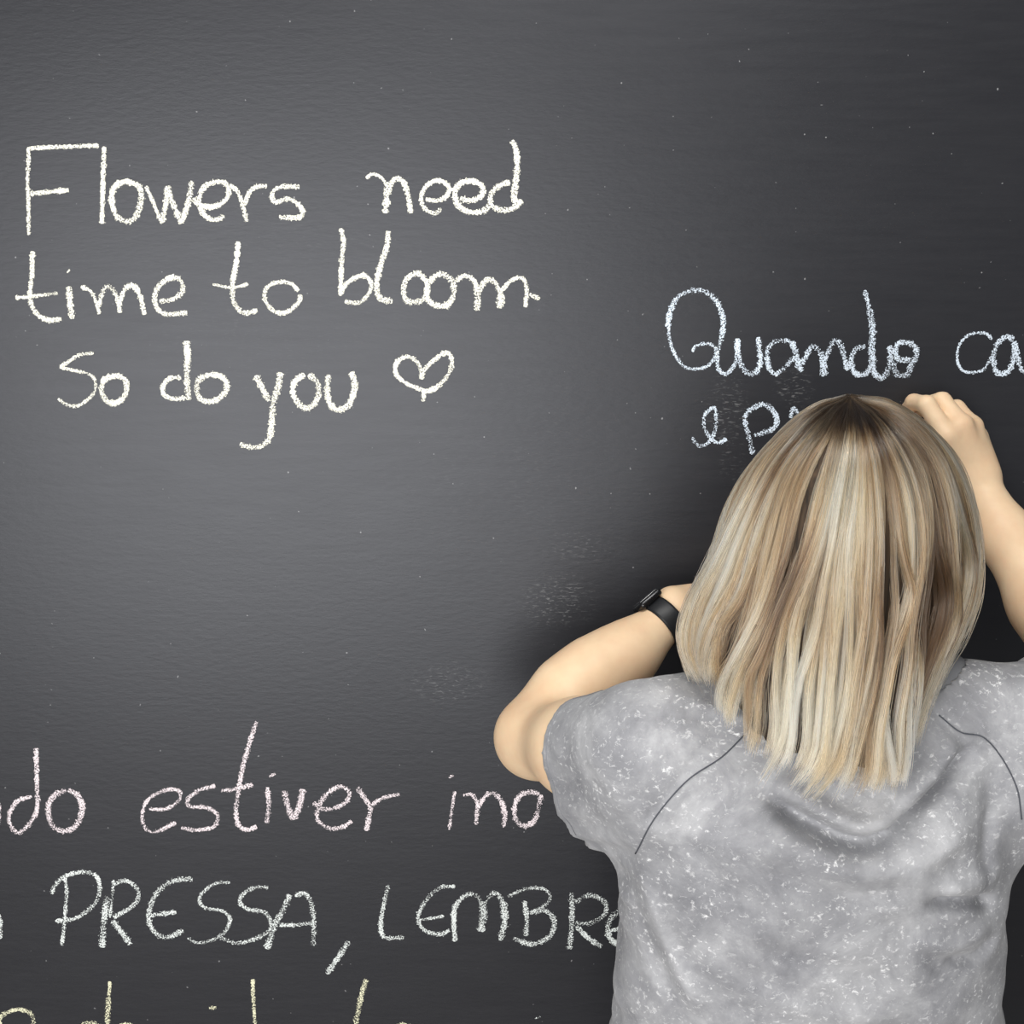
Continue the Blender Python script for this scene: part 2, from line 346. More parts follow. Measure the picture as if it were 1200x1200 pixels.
 ('yellow', 'dot of a small letter in pale yellow chalk at the lower edge', [('R', 6, [(892,186),(922,183)])]),
 ('yellow', 'straight tall letter in pale yellow chalk at the lower edge', [('R', 5.5, [(1078,62),(1080,150),(1092,310)]), ('R', 5, [(1105,280),(1135,262),(1160,285)])]),
 ('yellow', 'tip of a small letter in pale yellow chalk at the lower edge', [('R', 5, [(835,300),(840,258)])]),
 ('yellow', 'slanted tall letter in pale yellow chalk at the lower edge', [('S', 8.5, [(290,50),(268,130),(250,235)]), ('S', 6.5, [(375,225),(415,205),(455,218)])]),
 ('white', 'tiny chalk dot at the lower edge', [('S', 3, [(868,187),(888,179)])]),
]
for wi, (colr, label, strokes) in enumerate(WORDS):
    V = []; Fc = []; UV = []; k = 0
    for si, (fr, width, pts) in enumerate(strokes):
        x0, y0, s = FR[fr]
        p = catmull([(x0+x*s, y0+y*s) for x, y in pts], 10)
        L = np.sum(np.linalg.norm(np.diff(p, axis=0), axis=1)); p = resample(p, max(4, int(L/1.6)))
        n = len(p); Wd = np.array([at(x, y, 0) for x, y in p])
        T = np.gradient(Wd, axis=0); T /= np.linalg.norm(T, axis=1)[:, None]+1e-9
        N = np.stack([-T[:, 2], 0*T[:, 0], T[:, 0]], 1)
        pxm = np.linalg.norm(at(p[0][0]+1, p[0][1], 0)-at(p[0][0], p[0][1], 0))
        hw = width*1.16/2*pxm*(1+.10*np.sin(np.arange(n)*.9+si)+.14*rng.standard_normal(n))
        hw[0] *= .65; hw[-1] *= .65
        base = len(V); z = .00035+.00012*(k % 5); k += 1
        for i in range(n):
            for v, hgt in ((-1, 0), (-.55, .8), (0, 1), (.55, .8), (1, 0)):
                q = Wd[i]+N[i]*hw[i]*v; q[1] = -(z*.4+.0006*hgt); V.append(q); UV.append((i*.01, v))
        for i in range(n-1):
            for j in range(4):
                a = base+i*5+j; Fc.append((a, a+1, a+6, a+5))
    o = mesh_obj('chalk_heart' if 'heart' in label else 'chalk_mark' if label.startswith(('tiny', 'dot ', 'tip ', 'comma', 'last')) else 'chalk_word', V, Fc, CH[colr], board, uvs=UV)
    o['label'] = label

# ------------------------------------------------------------------ signed distance modelling
class Field:
    def __init__(s, lo, hi, h):
        s.h = h; s.lo = np.array(lo, float); n = np.ceil((np.array(hi)-s.lo)/h).astype(int)+1
        s.D = np.full(n, .06, np.float32)
        s.ax = [(s.lo[i]+h*np.arange(n[i])).astype(np.float32) for i in range(3)]
    def win(s, lo, hi):
        sl = []
        for i in range(3):
            a = max(0, int((lo[i]-s.lo[i])/s.h)); b = min(s.D.shape[i], int((hi[i]-s.lo[i])/s.h)+2); sl.append(slice(a, max(b, a+1)))
        X = s.ax[0][sl[0]][:, None, None]; Y = s.ax[1][sl[1]][None, :, None]; Z = s.ax[2][sl[2]][None, None, :]
        return tuple(sl), X, Y, Z
    def union(s, sl, d, k):
        a = s.D[sl]; h = np.clip(.5+.5*(a-d)/k, 0, 1); s.D[sl] = a*(1-h)+d*h-k*h*(1-h)
    def sub(s, sl, d, k):
        a = s.D[sl]; h = np.clip(.5-.5*(a+d)/k, 0, 1); s.D[sl] = a*(1-h)+(-d)*h+k*h*(1-h)
    def cone(s, a, b, ra, rb, k=.012, sub=False):
        a = np.array(a, float); b = np.array(b, float); m = max(ra, rb)+k+3*s.h
        sl, X, Y, Z = s.win(np.minimum(a, b)-m, np.maximum(a, b)+m)
        ab = b-a; L2 = float(ab@ab)+1e-12
        t = np.clip(((X-a[0])*ab[0]+(Y-a[1])*ab[1]+(Z-a[2])*ab[2])/L2, 0, 1)
        d = np.sqrt((X-a[0]-ab[0]*t)**2+(Y-a[1]-ab[1]*t)**2+(Z-a[2]-ab[2]*t)**2)-(ra+(rb-ra)*t)
        (s.sub if sub else s.union)(sl, d, k)
    def chain(s, pts, rs, k=.012):
        for i in range(len(pts)-1): s.cone(pts[i], pts[i+1], rs[i], rs[i+1], k)
    def ell(s, c, r, k=.012, rot=None, sub=False):
        c = np.array(c, float); r = np.array(r, float); m = r.max()+k+3*s.h
        sl, X, Y, Z = s.win(c-m, c+m)
        x, y, z = X-c[0], Y-c[1], Z-c[2]
        if rot is not None:
            R = rot
            x, y, z = (x*R[0][0]+y*R[0][1]+z*R[0][2]), (x*R[1][0]+y*R[1][1]+z*R[1][2]), (x*R[2][0]+y*R[2][1]+z*R[2][2])
        k0 = np.sqrt((x/r[0])**2+(y/r[1])**2+(z/r[2])**2); k1 = np.sqrt((x/r[0]**2)**2+(y/r[1]**2)**2+(z/r[2]**2)**2)+1e-6
        (s.sub if sub else s.union)(sl, k0*(k0-1)/k1, k)
    def stack(s, zs, cx, cy, rx, ry, k=.03, p=2.0):
        """loft of superelliptic sections along z"""
        Z = s.ax[2]; f = lambda v: np.interp(Z, zs, v).astype(np.float32)[None, None, :]
        CX, CY, RX, RY = f(cx), f(cy), f(rx), f(ry)
        X = s.ax[0][:, None, None]; Y = s.ax[1][None, :, None]
        q = (np.abs((X-CX)/RX)**p+np.abs((Y-CY)/RY)**p)**(1/p)
        d = (q-1)*np.minimum(RX, RY)
        zz = Z[None, None, :]; cap = np.maximum(zz-zs[-1], zs[0]-zz)
        d = np.maximum(d, cap)
        s.union((slice(None),)*3, d.astype(np.float32), k)
    def mesh(s):
        D = s.D; h = s.h; neg = D < 0
        n = D.shape; c = [m-1 for m in n]
        cnt = np.zeros(c, np.int8); corners = {}
        for i in (0, 1):
            for j in (0, 1):
                for k in (0, 1):
                    cnt += neg[i:c[0]+i, j:c[1]+j, k:c[2]+k]
        act = (cnt > 0) & (cnt < 8); idx = -np.ones(c, np.int32); I = np.argwhere(act); idx[act] = np.arange(len(I))
        acc = np.zeros((len(I), 3)); num = np.zeros(len(I))
        for axis in range(3):
            o = [a for a in range(3) if a != axis]
            for u in (0, 1):
                for v in (0, 1):
                    a = I.copy(); a[:, o[0]] += u; a[:, o[1]] += v; b = a.copy(); b[:, axis] += 1
                    da = D[a[:, 0], a[:, 1], a[:, 2]]; db = D[b[:, 0], b[:, 1], b[:, 2]]; m = (da < 0) != (db < 0)
                    tt = np.where(m, da/(da-db+1e-20*(da == db)), 0); p = a.astype(float); p[:, axis] += tt
                    acc[m] += p[m]; num[m] += 1
        V = acc/num[:, None]*h+s.lo
        Fs = []
        for axis in range(3):
            o0, o1 = [(1, 2), (2, 0), (0, 1)][axis]
            A = [slice(None)]*3; B = [slice(None)]*3; A[axis] = slice(0, n[axis]-1); B[axis] = slice(1, n[axis])
            na, nb = neg[tuple(A)], neg[tuple(B)]; E = np.argwhere(na != nb)
            ok = (E[:, o0] > 0) & (E[:, o1] > 0) & (E[:, o0] < c[o0]) & (E[:, o1] < c[o1]); E = E[ok]
            flip = na[E[:, 0], E[:, 1], E[:, 2]]
            q = []
            for du, dv in ((-1, -1), (0, -1), (0, 0), (-1, 0)):
                g = E.copy(); g[:, o0] += du; g[:, o1] += dv; q.append(idx[g[:, 0], g[:, 1], g[:, 2]])
            q = np.stack(q, 1); q[~flip] = q[~flip][:, ::-1]; Fs.append(q)
        return V, np.vstack(Fs)
def field_obj(name, V, Fq, m, parent, smooth_iter=2):
    me = bpy.data.meshes.new(name)
    me.vertices.add(len(V)); me.vertices.foreach_set('co', V.astype(np.float32).ravel())
    me.loops.add(Fq.size); me.loops.foreach_set('vertex_index', Fq.astype(np.int32).ravel())
    me.polygons.add(len(Fq)); me.polygons.foreach_set('loop_start', np.arange(0, Fq.size, 4, dtype=np.int32))
    me.update(calc_edges=True); me.validate()
    me.polygons.foreach_set('use_smooth', [True]*len(me.polygons)); me.materials.append(m)
    o = bpy.data.objects.new(name, me); C.objects.link(o); attach(o, parent)
    if smooth_iter:
        md = o.modifiers.new('smooth', 'SMOOTH'); md.iterations = smooth_iter; md.factor = .5
    return o
def relax(V, Fq, it=2):
    """Laplacian smoothing, numpy only"""
    e = np.vstack([Fq[:, [0, 1]], Fq[:, [1, 2]], Fq[:, [2, 3]], Fq[:, [3, 0]]]); e = np.vstack([e, e[:, ::-1]])
    cntv = np.bincount(e[:, 0], minlength=len(V))
    for _ in range(it):
        S_ = np.stack([np.bincount(e[:, 0], V[e[:, 1], k], minlength=len(V)) for k in range(3)], 1)
        V = .5*V+.5*S_/np.maximum(cntv, 1)[:, None]
    return V

# ------------------------------------------------------------------ the person
foot = at(975, 900, -.36)
person = empty('person', (.305, -.36, 0), 'person with shoulder-length blond hair and grey acid-washed T-shirt seen from behind, writing on the chalkboard', 'person')

SPX = .305                                     # x of the spine
L_sh = at(754, 876, -.43); L_el = at(628, 864, -.215); L_wr = at(789, 719, -.125)
R_sh = at(1222, 838, -.41); R_el = at(1262, 782, -.215); R_wr = at(1141, 560, -.085)
HC = at(988, 612, -.415)                       # middle of the skull

B = Field((-.09, -.60, .80), (.80, -.004, 1.68), .0036)
# torso under the shirt
zt = [.80, .90, 1.0, 1.10, 1.20, 1.28, 1.33]
B.stack(zt, [SPX]*7, [-.375, -.38, -.39, -.40, -.41, -.415, -.415], [.150, .145, .122, .125, .14, .145, .09], [.095, .085, .085, .09, .09, .08, .055], .04, 2.2)
B.cone(L_sh, R_sh+[-.01, 0, -.026], .043, .043, .04)
nb = np.array([SPX, -.415, 1.335]); nt = HC+np.array([0, .012, -.09])
B.cone(nb, nt, .062, .052, .03)
# head and face
B.ell(HC+[0, -.005, .022], (.076, .094, .088), .02)
B.ell(HC+[0, .035, -.045], (.056, .058, .075), .03)
B.cone(HC+[-.03, .055, -.095], HC+[.03, .055, -.095], .018, .018, .03)
fy = HC[1]+.092
B.cone((HC[0], fy-.004, HC[2]+.005), (HC[0], fy+.016, HC[2]-.035), .006, .011, .012)
for sx in (-1, 1):
    B.ell((HC[0]+sx*.031, fy+.006, HC[2]+.002), (.016, .012, .009), .010, sub=True)
    B.cone((HC[0]+sx*.009, fy+.004, HC[2]-.037), (HC[0]+sx*.012, fy+.002, HC[2]-.036), .006, .006, .006)
    B.ell((HC[0]+sx*.077, HC[1]+.012, HC[2]-.012), (.008, .017, .030), .008)
B.cone((HC[0]-.018, fy-.004, HC[2]-.063), (HC[0]+.018, fy-.004, HC[2]-.063), .006, .006, .006)
B.cone((HC[0]-.015, fy-.004, HC[2]-.073), (HC[0]+.015, fy-.004, HC[2]-.073), .007, .007, .005)
# left arm: elbow out to the side, forearm back up to the board
mix3 = lambda a, b, u: np.array(a)*(1-u)+np.array(b)*u
perp = at(600, 905, -.23)
B.chain([L_sh, mix3(L_sh, L_el, .5)+[-.002, 0, -.008], L_el], [.046, .0485, .0435], .04)
fa1 = mix3(L_el, L_wr, .28)+[-.005, 0, .007]; fa2 = mix3(L_el, L_wr, .65)+[0, 0, .002]
fm = mix3(L_el, L_wr, .47)+[-.003, 0, .006]
B.chain([L_el, fa1, fm, fa2, L_wr], [.0425, .0445, .0415, .034, .0255], .03)
# left hand flat against the board, fingers towards the right
lp = at(836, 712, -.06); 
mcpL = [at(862, 688, -.030), at(872, 703, -.028), at(876, 718, -.028), at(874, 733, -.030)]
for q, m in enumerate(mcpL): B.cone(L_wr+[0, .01, (1.5-q)*.008], m, .020-.001*q, .0125, .014)
tipL = [at(930, 655, -.012), at(952, 682, -.012), at(955, 708, -.012), at(938, 735, -.012)]
for m, tp, bnd in zip(mcpL, tipL, (.013, .015, .015, .013)):
    a = mix3(m, tp, .5); a[1] = -.032; b2 = mix3(m, tp, .78); b2[1] = -.022
    B.chain([m, a, b2, tp], [.0105, .0092, .0082, .0075], .003)
B.chain([mix3(L_wr, lp, .6), at(832, 676, -.045), at(858, 650, -.025), at(872, 634, -.013)], [.017, .0135, .0105, .0085], .006)
# right arm and writing hand
B.chain([R_sh+[-.01, 0, -.026], mix3(R_sh, R_el, .5)+[0, 0, -.010], R_el], [.046, .045, .042], .03)
fr1 = mix3(R_el, R_wr, .32)+[.004, 0, 0]; fr2 = mix3(R_el, R_wr, .68)
B.chain([R_el, fr1, fr2, R_wr], [.040, .041, .032, .0245], .02)
mcp = [at(1110, 512, -.098), at(1126, 499, -.088), at(1139, 500, -.070), at(1146, 512, -.055)]
for q, m in enumerate(mcp): B.cone(R_wr+[(-.008+.006*q), 0, .004], m, .0215, (.0155, .016, .0145, .013)[q], .013)
pip = [at(1086, 474, -.078), at(1104, 470, -.062), at(1121, 478, -.048), at(1134, 492, -.036)]
dip = [at(1071, 471, -.052), at(1083, 474, -.036), at(1100, 488, -.026), at(1116, 502, -.020)]
tp_ = [at(1062, 482, -.028), at(1068, 489, -.020), at(1090, 503, -.018), at(1108, 515, -.016)]
for m, a, b2, c2, r in zip(mcp, pip, dip, tp_, (.0115, .0115, .0105, .0095)):
    B.chain([m, a, b2, c2], [r+.002, r, r*.9, r*.82], .004)
B.chain([R_wr+[-.014, -.004, .012], at(1096, 527, -.088), at(1072, 507, -.062), at(1059, 492, -.034)], [.018, .0145, .0115, .0095], .006)
V, Fq = B.mesh(); V = relax(V, Fq, 1)
body = field_obj('body', V, Fq, M_skin, person, 0)
print('body', len(V))

# eyes and nails of the face side
for sx in (-1, 1):
    bm = bmesh.new(); bmesh.ops.create_uvsphere(bm, u_segments=16, v_segments=10, radius=.0115)
    for v in bm.verts: v.co += Vector((HC[0]+sx*.031, fy-.006, HC[2]+.002))
    me = bpy.data.meshes.new('eye'); bm.to_mesh(me); bm.free(); me.materials.append(bpy.data.materials.get('eye_white') or mat('eye_white', (.8,.79,.77), .2))
    o = bpy.data.objects.new('eye', me); C.objects.link(o); attach(o, person)

# ------------------------------------------------------------------ T-shirt
G = Field((-.03, -.66, .77), (.72, -.20, 1.46), .0034)
zs = [.78, .92, 1.00, 1.06, 1.12, 1.18, 1.24, 1.30, 1.345]
G.stack(zs, [.318, .318, .318, .317, .315, .312, .308, .305, .305], [-.385, -.39, -.395, -.40, -.405, -.41, -.42, -.42, -.42], [.219, .214, .206, .201, .199, .198, .192, .17, .12],
        [.135, .130, .125, .125, .128, .130, .125, .105, .075], .05, 2.3)
Lh = at(700, 886, -.345); Rh = mix3(R_sh, R_el, .50)
nL = L_el-L_sh; nL = nL/np.linalg.norm(nL); nR = R_el-R_sh; nR = nR/np.linalg.norm(nR)
G.cone([SPX-.07, -.42, 1.333], L_sh+[.01, 0, .008], .048, .056, .04)
G.cone([SPX+.07, -.42, 1.345], R_sh+[0, 0, -.012], .050, .058, .04)
G.cone(L_sh+[.004, -.004, -.006], Lh+nL*.05+[0, 0, .002], .064, .067, .035)
G.cone(L_sh+[.03, 0, -.05], at(690, 936, -.345)+nL*.05, .060, .056, .03)
G.cone(R_sh+[0, 0, -.022], Rh+nR*.06+[0, 0, -.012], .066, .060, .04)
G.cone(R_sh+[-.02, 0, -.07], Rh+[0, 0, -.05], .07, .05, .04)
X = G.ax[0][:, None, None]; Y = G.ax[1][None, :, None]; Z = G.ax[2][None, None, :]
# folds on the back, each along a line of the photograph
XX = G.ax[0]; ZZ = G.ax[2]
PX = np.stack(np.meshgrid(XX, ZZ, indexing='ij'), -1)
def fold(pts, amp, width, Yp=-.53, taper=True):
    p = catmull([at(x, y, Yp)[[0, 2]] for x, y in pts], 6); out = np.zeros(PX.shape[:2])
    best = np.full(PX.shape[:2], 1e9); tb = np.zeros_like(best)
    for i in range(len(p)-1):
        a, b = p[i], p[i+1]; ab = b-a; tt = np.clip(((PX-a)@ab)/(ab@ab+1e-12), 0, 1)
        d = np.linalg.norm(PX-a-tt[..., None]*ab, axis=-1); m = d < best; best[m] = d[m]; tb[m] = ((i+tt)/(len(p)-1))[m]
    k = np.exp(-(best/width)**2)*amp
    if taper: k *= np.clip(np.sin(np.pi*np.clip(tb, .02, .98))*1.8, 0, 1)
    return k
Hf = np.zeros(PX.shape[:2])
FOLDS = [([(895,935),(950,968),(1010,988),(1065,972)], -.023, .009), ([(900,915),(960,945),(1010,960),(1060,945)], .010, .010), ([(1040,982),(1100,944),(1170,900)], -.028, .008), ([(1040,945),(1100,912),(1150,880)], .011, .011),
         ([(930,990),(1010,1015),(1090,1000),(1160,950)], .007, .014),
         ([(880,1010),(980,1045),(1080,1035)], -.0045, .011), ([(1050,1020),(1110,1045),(1180,1090)], .006, .011), ([(1080,1060),(1140,1065),(1185,1085)], -.015, .008),
         ([(1100,1040),(1150,1040),(1190,1050)], .007, .009), ([(1110,1130),(1150,1140),(1190,1120)], -.007, .007), ([(1060,1100),(1120,1115),(1180,1100)], .006, .010),
         ([(745,1030),(765,1090),(800,1160),(830,1215)], .005, .009), ([(735,1020),(750,1080),(775,1150),(800,1210)], -.005, .008), ([(870,1110),(960,1130),(1060,1160)], -.004, .012),
         ([(860,1160),(960,1190),(1080,1195)], .004, .012), ([(840,960),(830,1010),(850,1070)], -.003, .012), ([(1010,1075),(1060,1090),(1120,1160)], -.003, .01),
         ([(1180,960),(1165,1010),(1178,1060)], -.006, .009), ([(1100,850),(1130,870),(1170,930)], -.003, .006), ([(860,872),(800,925),(748,1000)], -.0025, .005)]
for pts, amp, wd in FOLDS: Hf += fold(pts, amp, wd)
back = np.clip((-.43-G.ax[1])/.06, 0, 1)[None, :, None]
G.D -= (Hf[:, None, :]*back).astype(np.float32)
# sleeve crumple lines that run round the arm, and soft overall unevenness
def wob(a, b, c, ph): return np.sin(a*X+b*Y+c*Z+ph)
G.D -= (.0011*wob(38, 11, 24, 0)*wob(-12, 31, 41, 1.3)+.0009*wob(70, 20, -55, 2)+.0006*wob(90, -70, 120, .5)*wob(40, 60, 30, 1)).astype(np.float32)
slv = 1/(1+np.exp(-((L_sh[0]-.005)-X)/.008))
G.D -= (.0016*slv*np.sin(150*X-120*Z+40*Y+2*np.sin(30*Z))).astype(np.float32)
# cuts: neck opening, sleeve hems, bottom hem
neckc = np.array([.335, -.395, 1.40])
q = np.sqrt(((X-neckc[0])/.124)**2+((Y-neckc[1])/.085)**2)
neck = ((q-1)*.085).astype(np.float32)
G.D = np.maximum(G.D, -np.maximum(neck, (1.31-Z-(Y-neckc[1])*.0).astype(np.float32)))
pl = (X-Lh[0])*nL[0]+(Y-Lh[1])*nL[1]+(Z-Lh[2])*nL[2]
G.D = np.where(((Z > 1.02) & (X < .082)) | ((Z > 1.17) & ((X < .112) | ((X < L_sh[0]+.04) & (Y < -.37)))), np.maximum(G.D, pl), G.D)
pr = (X-Rh[0])*nR[0]+(Y-Rh[1])*nR[1]+(Z-Rh[2])*nR[2]
G.D = np.where(X > .530, np.maximum(G.D, pr), G.D).astype(np.float32)
V, Fq = G.mesh()
cen = V[Fq].mean(1)
def side(n, c): return np.abs((cen-c)@n)
a = V[Fq]; nrm = np.cross(a[:, 2]-a[:, 0], a[:, 3]-a[:, 1]); nrm /= np.linalg.norm(nrm, axis=1)[:, None]+1e-12
kill = ((side(nL, Lh) < .004) & (nrm@nL > .8) & (cen[:, 0] < L_sh[0]+.04)) | ((side(nR, Rh) < .004) & (nrm@nR > .8) & (cen[:, 0] > R_sh[0]-.06))
kill |= (cen[:, 2] < .788)
qn = np.sqrt(((cen[:, 0]-neckc[0])/.124)**2+((cen[:, 1]-neckc[1])/.085)**2)
kill |= (qn < 1.02) & (cen[:, 2] > 1.25)
Fq = Fq[~kill]
V = relax(V, Fq, 2)
shirt = field_obj('t_shirt', V, Fq, M_shirt, person, 0)
shirt['label'] = 'grey acid-washed raglan T-shirt'
md = shirt.modifiers.new('thickness', 'SOLIDIFY'); md.thickness = .0018; md.offset = -1
print('shirt', len(V))

# seams and neckband lie on the shirt: cast from the camera side onto its surface
from mathutils.bvhtree import BVHTree
bvh = BVHTree.FromPolygons([tuple(v) for v in V], [tuple(f) for f in Fq])
def on_shirt(px, py, off=.0006):
    o = Vector(CAM); d = (Vector(at(px, py, -.3))-o).normalized()
    hit, n, i, dist = bvh.ray_cast(o, d)
    if hit is None: return None
    if n.dot(d) > 0: n = -n
    return np.array(hit+n*off)
def seam(pts, r, m, name):
    P2 = resample(catmull(pts, 8), 60); q = [on_shirt(x, y) for x, y in P2]; q = [v for v in q if v is not None]
    if len(q) < 4: return None
    q = np.array(q); Vt, Ft = tube(q, r, 6); o = mesh_obj(name, Vt, Ft, m, None)
    o.parent = shirt
    return o
for pts in ([(872,862),(845,888),(805,915),(768,958),(745,1000)], [(1100,838),(1125,858),(1152,864),(1175,890),(1192,925),(1197,960)]):
    seam(pts, .0007, M_seam, 'raglan_seam')
# hem line of the left sleeve
hemc = []
ax1 = np.cross(nL, [0, 0, 1.]); ax1 /= np.linalg.norm(ax1); ax2 = np.cross(ax1, nL)
for k in range(48):
    an = 2*np.pi*k/48; d = Vector(ax1*math.cos(an)+ax2*math.sin(an)); c0 = Vector(Lh-nL*.012)+d*.2
    hit, n, i, dist = bvh.ray_cast(c0, -d)
    if hit is not None and .112 < dist < .155: hemc.append(np.array(hit)+np.array(d)*.0003)
if len(hemc) > 10:
    Vt, Ft = tube(np.array(hemc+[hemc[0]]), .0007, 5, False); o = mesh_obj('hem_stitch', Vt, Ft, M_rib); o.parent = shirt
# neckband: a ribbed band round the opening
nbp = []
for k in range(64):
    an = 2*np.pi*k/64; x = neckc[0]+.125*math.cos(an); y = neckc[1]+.086*math.sin(an)
    hit, n, i, dist = bvh.ray_cast(Vector((neckc[0]+.133*math.cos(an), neckc[1]+.094*math.sin(an), 1.6)), Vector((0, 0, -1)))
    nbp.append((x, y, hit[2] if hit is not None and hit[2] > 1.25 else np.nan))
nbp = np.array(nbp); bad = np.isnan(nbp[:, 2]); nbp[bad, 2] = np.nanmean(nbp[:, 2])
for _ in range(6): nbp[:, 2] = (nbp[:, 2]+np.roll(nbp[:, 2], 1)+np.roll(nbp[:, 2], -1))/3
Vn = []; 
for k in range(64):
    c0 = nbp[k]; d = np.array([neckc[0], neckc[1], c0[2]])-c0; d /= np.linalg.norm(d)
    for du, dz in ((-.005, -.001), (-.001, .0035), (.008, .011), (.010, .010), (.003, .000), (-.003, -.003)): Vn.append(c0+d*du+np.array([0, 0, dz]))
Fn = [(k*6+j, k*6+(j+1) % 6, ((k+1) % 64)*6+(j+1) % 6, ((k+1) % 64)*6+j) for k in range(64) for j in range(6)]
o = mesh_obj('neckband', Vn, Fn, M_rib); o.parent = shirt; o['label'] = 'grey ribbed neckband'

# ------------------------------------------------------------------ trousers and shoes (below the picture)
T = Field((.06, -.56, .05), (.56, -.16, 1.0), .008)
T.stack([.76, .86, .96], [SPX]*3, [-.375]*3, [.175, .168, .155], [.115, .11, .10], .03, 2.3)
for sx in (-1, 1):
    hx = SPX+sx*.085
    T.chain([(hx, -.375, .82), (SPX+sx*.092, -.365, .48), (SPX+sx*.10, -.38, .10)], [.092, .062, .050], .03)
V, Fq = T.mesh(); V = relax(V, Fq, 1)
o = field_obj('trousers', V, Fq, M_denim, person, 0); o['label'] = 'dark blue denim trousers'
for sx in (-1, 1):
    A = Field((SPX+sx*.10-.07, -.50, 0), (SPX+sx*.10+.07, -.16, .15), .004)
    c0 = SPX+sx*.10
    A.ell((c0, -.33, .035), (.045, .135, .045), .02); A.cone((c0, -.39, .05), (c0, -.385, .10), .042, .045, .03); A.ell((c0, -.27, .03), (.048, .075, .035), .02)
    A.D = np.maximum(A.D, (.0015-A.ax[2])[None, None, :].astype(np.float32))
    V, Fq = A.mesh(); field_obj('shoe', relax(V, Fq, 1), Fq, M_shoe, person, 0)

# ------------------------------------------------------------------ hair
GU = {  # azimuth: (px, py, Y) from the crown to the tip
 -165: [(997,458,-.36),(985,468,-.325),(955,505,-.305),(925,560,-.30),(905,620,-.305),(893,670,-.32),(890,710,-.33),(892,740,-.34)],
 -130: [(997,458,-.38),(950,476,-.36),(896,530,-.34),(868,590,-.33),(850,660,-.33),(836,720,-.34),(830,765,-.35),(836,795,-.36)],
 -100: [(997,458,-.42),(950,476,-.42),(895,526,-.41),(860,580,-.41),(840,640,-.41),(816,700,-.41),(801,750,-.42),(812,800,-.43)],
 -75: [(997,459,-.43),(944,488,-.47),(892,541,-.48),(862,600,-.48),(842,660,-.48),(816,715,-.475),(804,760,-.475),(818,806,-.475)],
 -50: [(997,459,-.43),(957,498,-.505),(918,552,-.53),(892,625,-.535),(866,690,-.53),(838,740,-.525),(828,782,-.52),(838,822,-.52)],
 -25: [(997,459,-.43),(976,505,-.52),(950,570,-.55),(928,650,-.555),(905,725,-.55),(884,790,-.55),(876,850,-.555),(862,900,-.56)],
 0: [(997,459,-.43),(996,512,-.53),(985,590,-.56),(972,670,-.565),(955,750,-.565),(942,820,-.565),(932,880,-.57),(908,925,-.575)],
 20: [(997,459,-.43),(1014,515,-.53),(1022,600,-.56),(1016,700,-.565),(1004,785,-.565),(995,855,-.57),(990,905,-.575),(972,942,-.58)],
 40: [(997,459,-.43),(1035,508,-.52),(1060,580,-.545),(1062,680,-.55),(1052,775,-.55),(1045,850,-.56),(1045,905,-.565),(1030,944,-.57)],
 60: [(997,459,-.43),(1052,500,-.50),(1090,560,-.52),(1104,655,-.525),(1098,740,-.525),(1080,815,-.535),(1068,870,-.55),(1058,922,-.56)],
 80: [(997,459,-.43),(1062,486,-.46),(1112,540,-.47),(1134,620,-.47),(1134,695,-.47),(1109,765,-.48),(1088,820,-.50),(1076,870,-.52)],
 100: [(997,458,-.42),(1054,474,-.42),(1116,527,-.41),(1142,600,-.41),(1146,680,-.41),(1129,735,-.42),(1107,775,-.44),(1093,815,-.46)],
 130: [(997,458,-.38),(1048,474,-.36),(1101,528,-.34),(1126,590,-.33),(1132,660,-.33),(1122,715,-.34),(1110,750,-.35),(1102,780,-.36)],
 165: [(997,458,-.36),(1010,468,-.325),(1040,505,-.305),(1068,560,-.30),(1085,620,-.305),(1092,670,-.32),(1094,710,-.33),(1092,740,-.34)]}
az = np.array(sorted(GU), float); NT_ = 41
GP = np.array([resample(catmull([at(*p) for p in GU[int(k)]], 8), NT_) for k in az])      # (guides, t, 3)
# smooth interpolation between guides by azimuth
def shell(phi, t):
    """phi (N,) or (N,K), t (N,K) in 0..1 -> (N,K,3)"""
    phi = np.broadcast_to(phi[:, None] if phi.ndim == 1 else phi, t.shape)
    f = np.interp(phi, az, np.arange(len(az))); i = np.clip(f.astype(int), 0, len(az)-2); u = (f-i)[..., None]
    tt = np.clip(t, 0, 1)*(NT_-1); a_ = np.clip(tt.astype(int), 0, NT_-2); v = (tt-a_)[..., None]
    P_ = []
    for j in (-1, 0, 1, 2):
        g = np.clip(i+j, 0, len(az)-1); P_.append(GP[g, a_]*(1-v)+GP[g, a_+1]*v)
    return .5*((2*P_[1])+(-P_[0]+P_[2])*u+(2*P_[0]-5*P_[1]+4*P_[2]-P_[3])*u*u+(-P_[0]+3*P_[1]-3*P_[2]+P_[3])*u**3)
HCv = np.array(HC)
def inward(P_, amount):
    """pull points towards the vertical axis of head and neck"""
    axp = np.stack([np.full(P_.shape[:-1], HCv[0]-.004), np.full(P_.shape[:-1], HCv[1]-.0), np.minimum(P_[..., 2], HCv[2]+.03)], -1)
    d = axp-P_; L = np.linalg.norm(d, axis=-1, keepdims=True)+1e-9
    return P_+d/L*np.minimum(amount, L*.8)
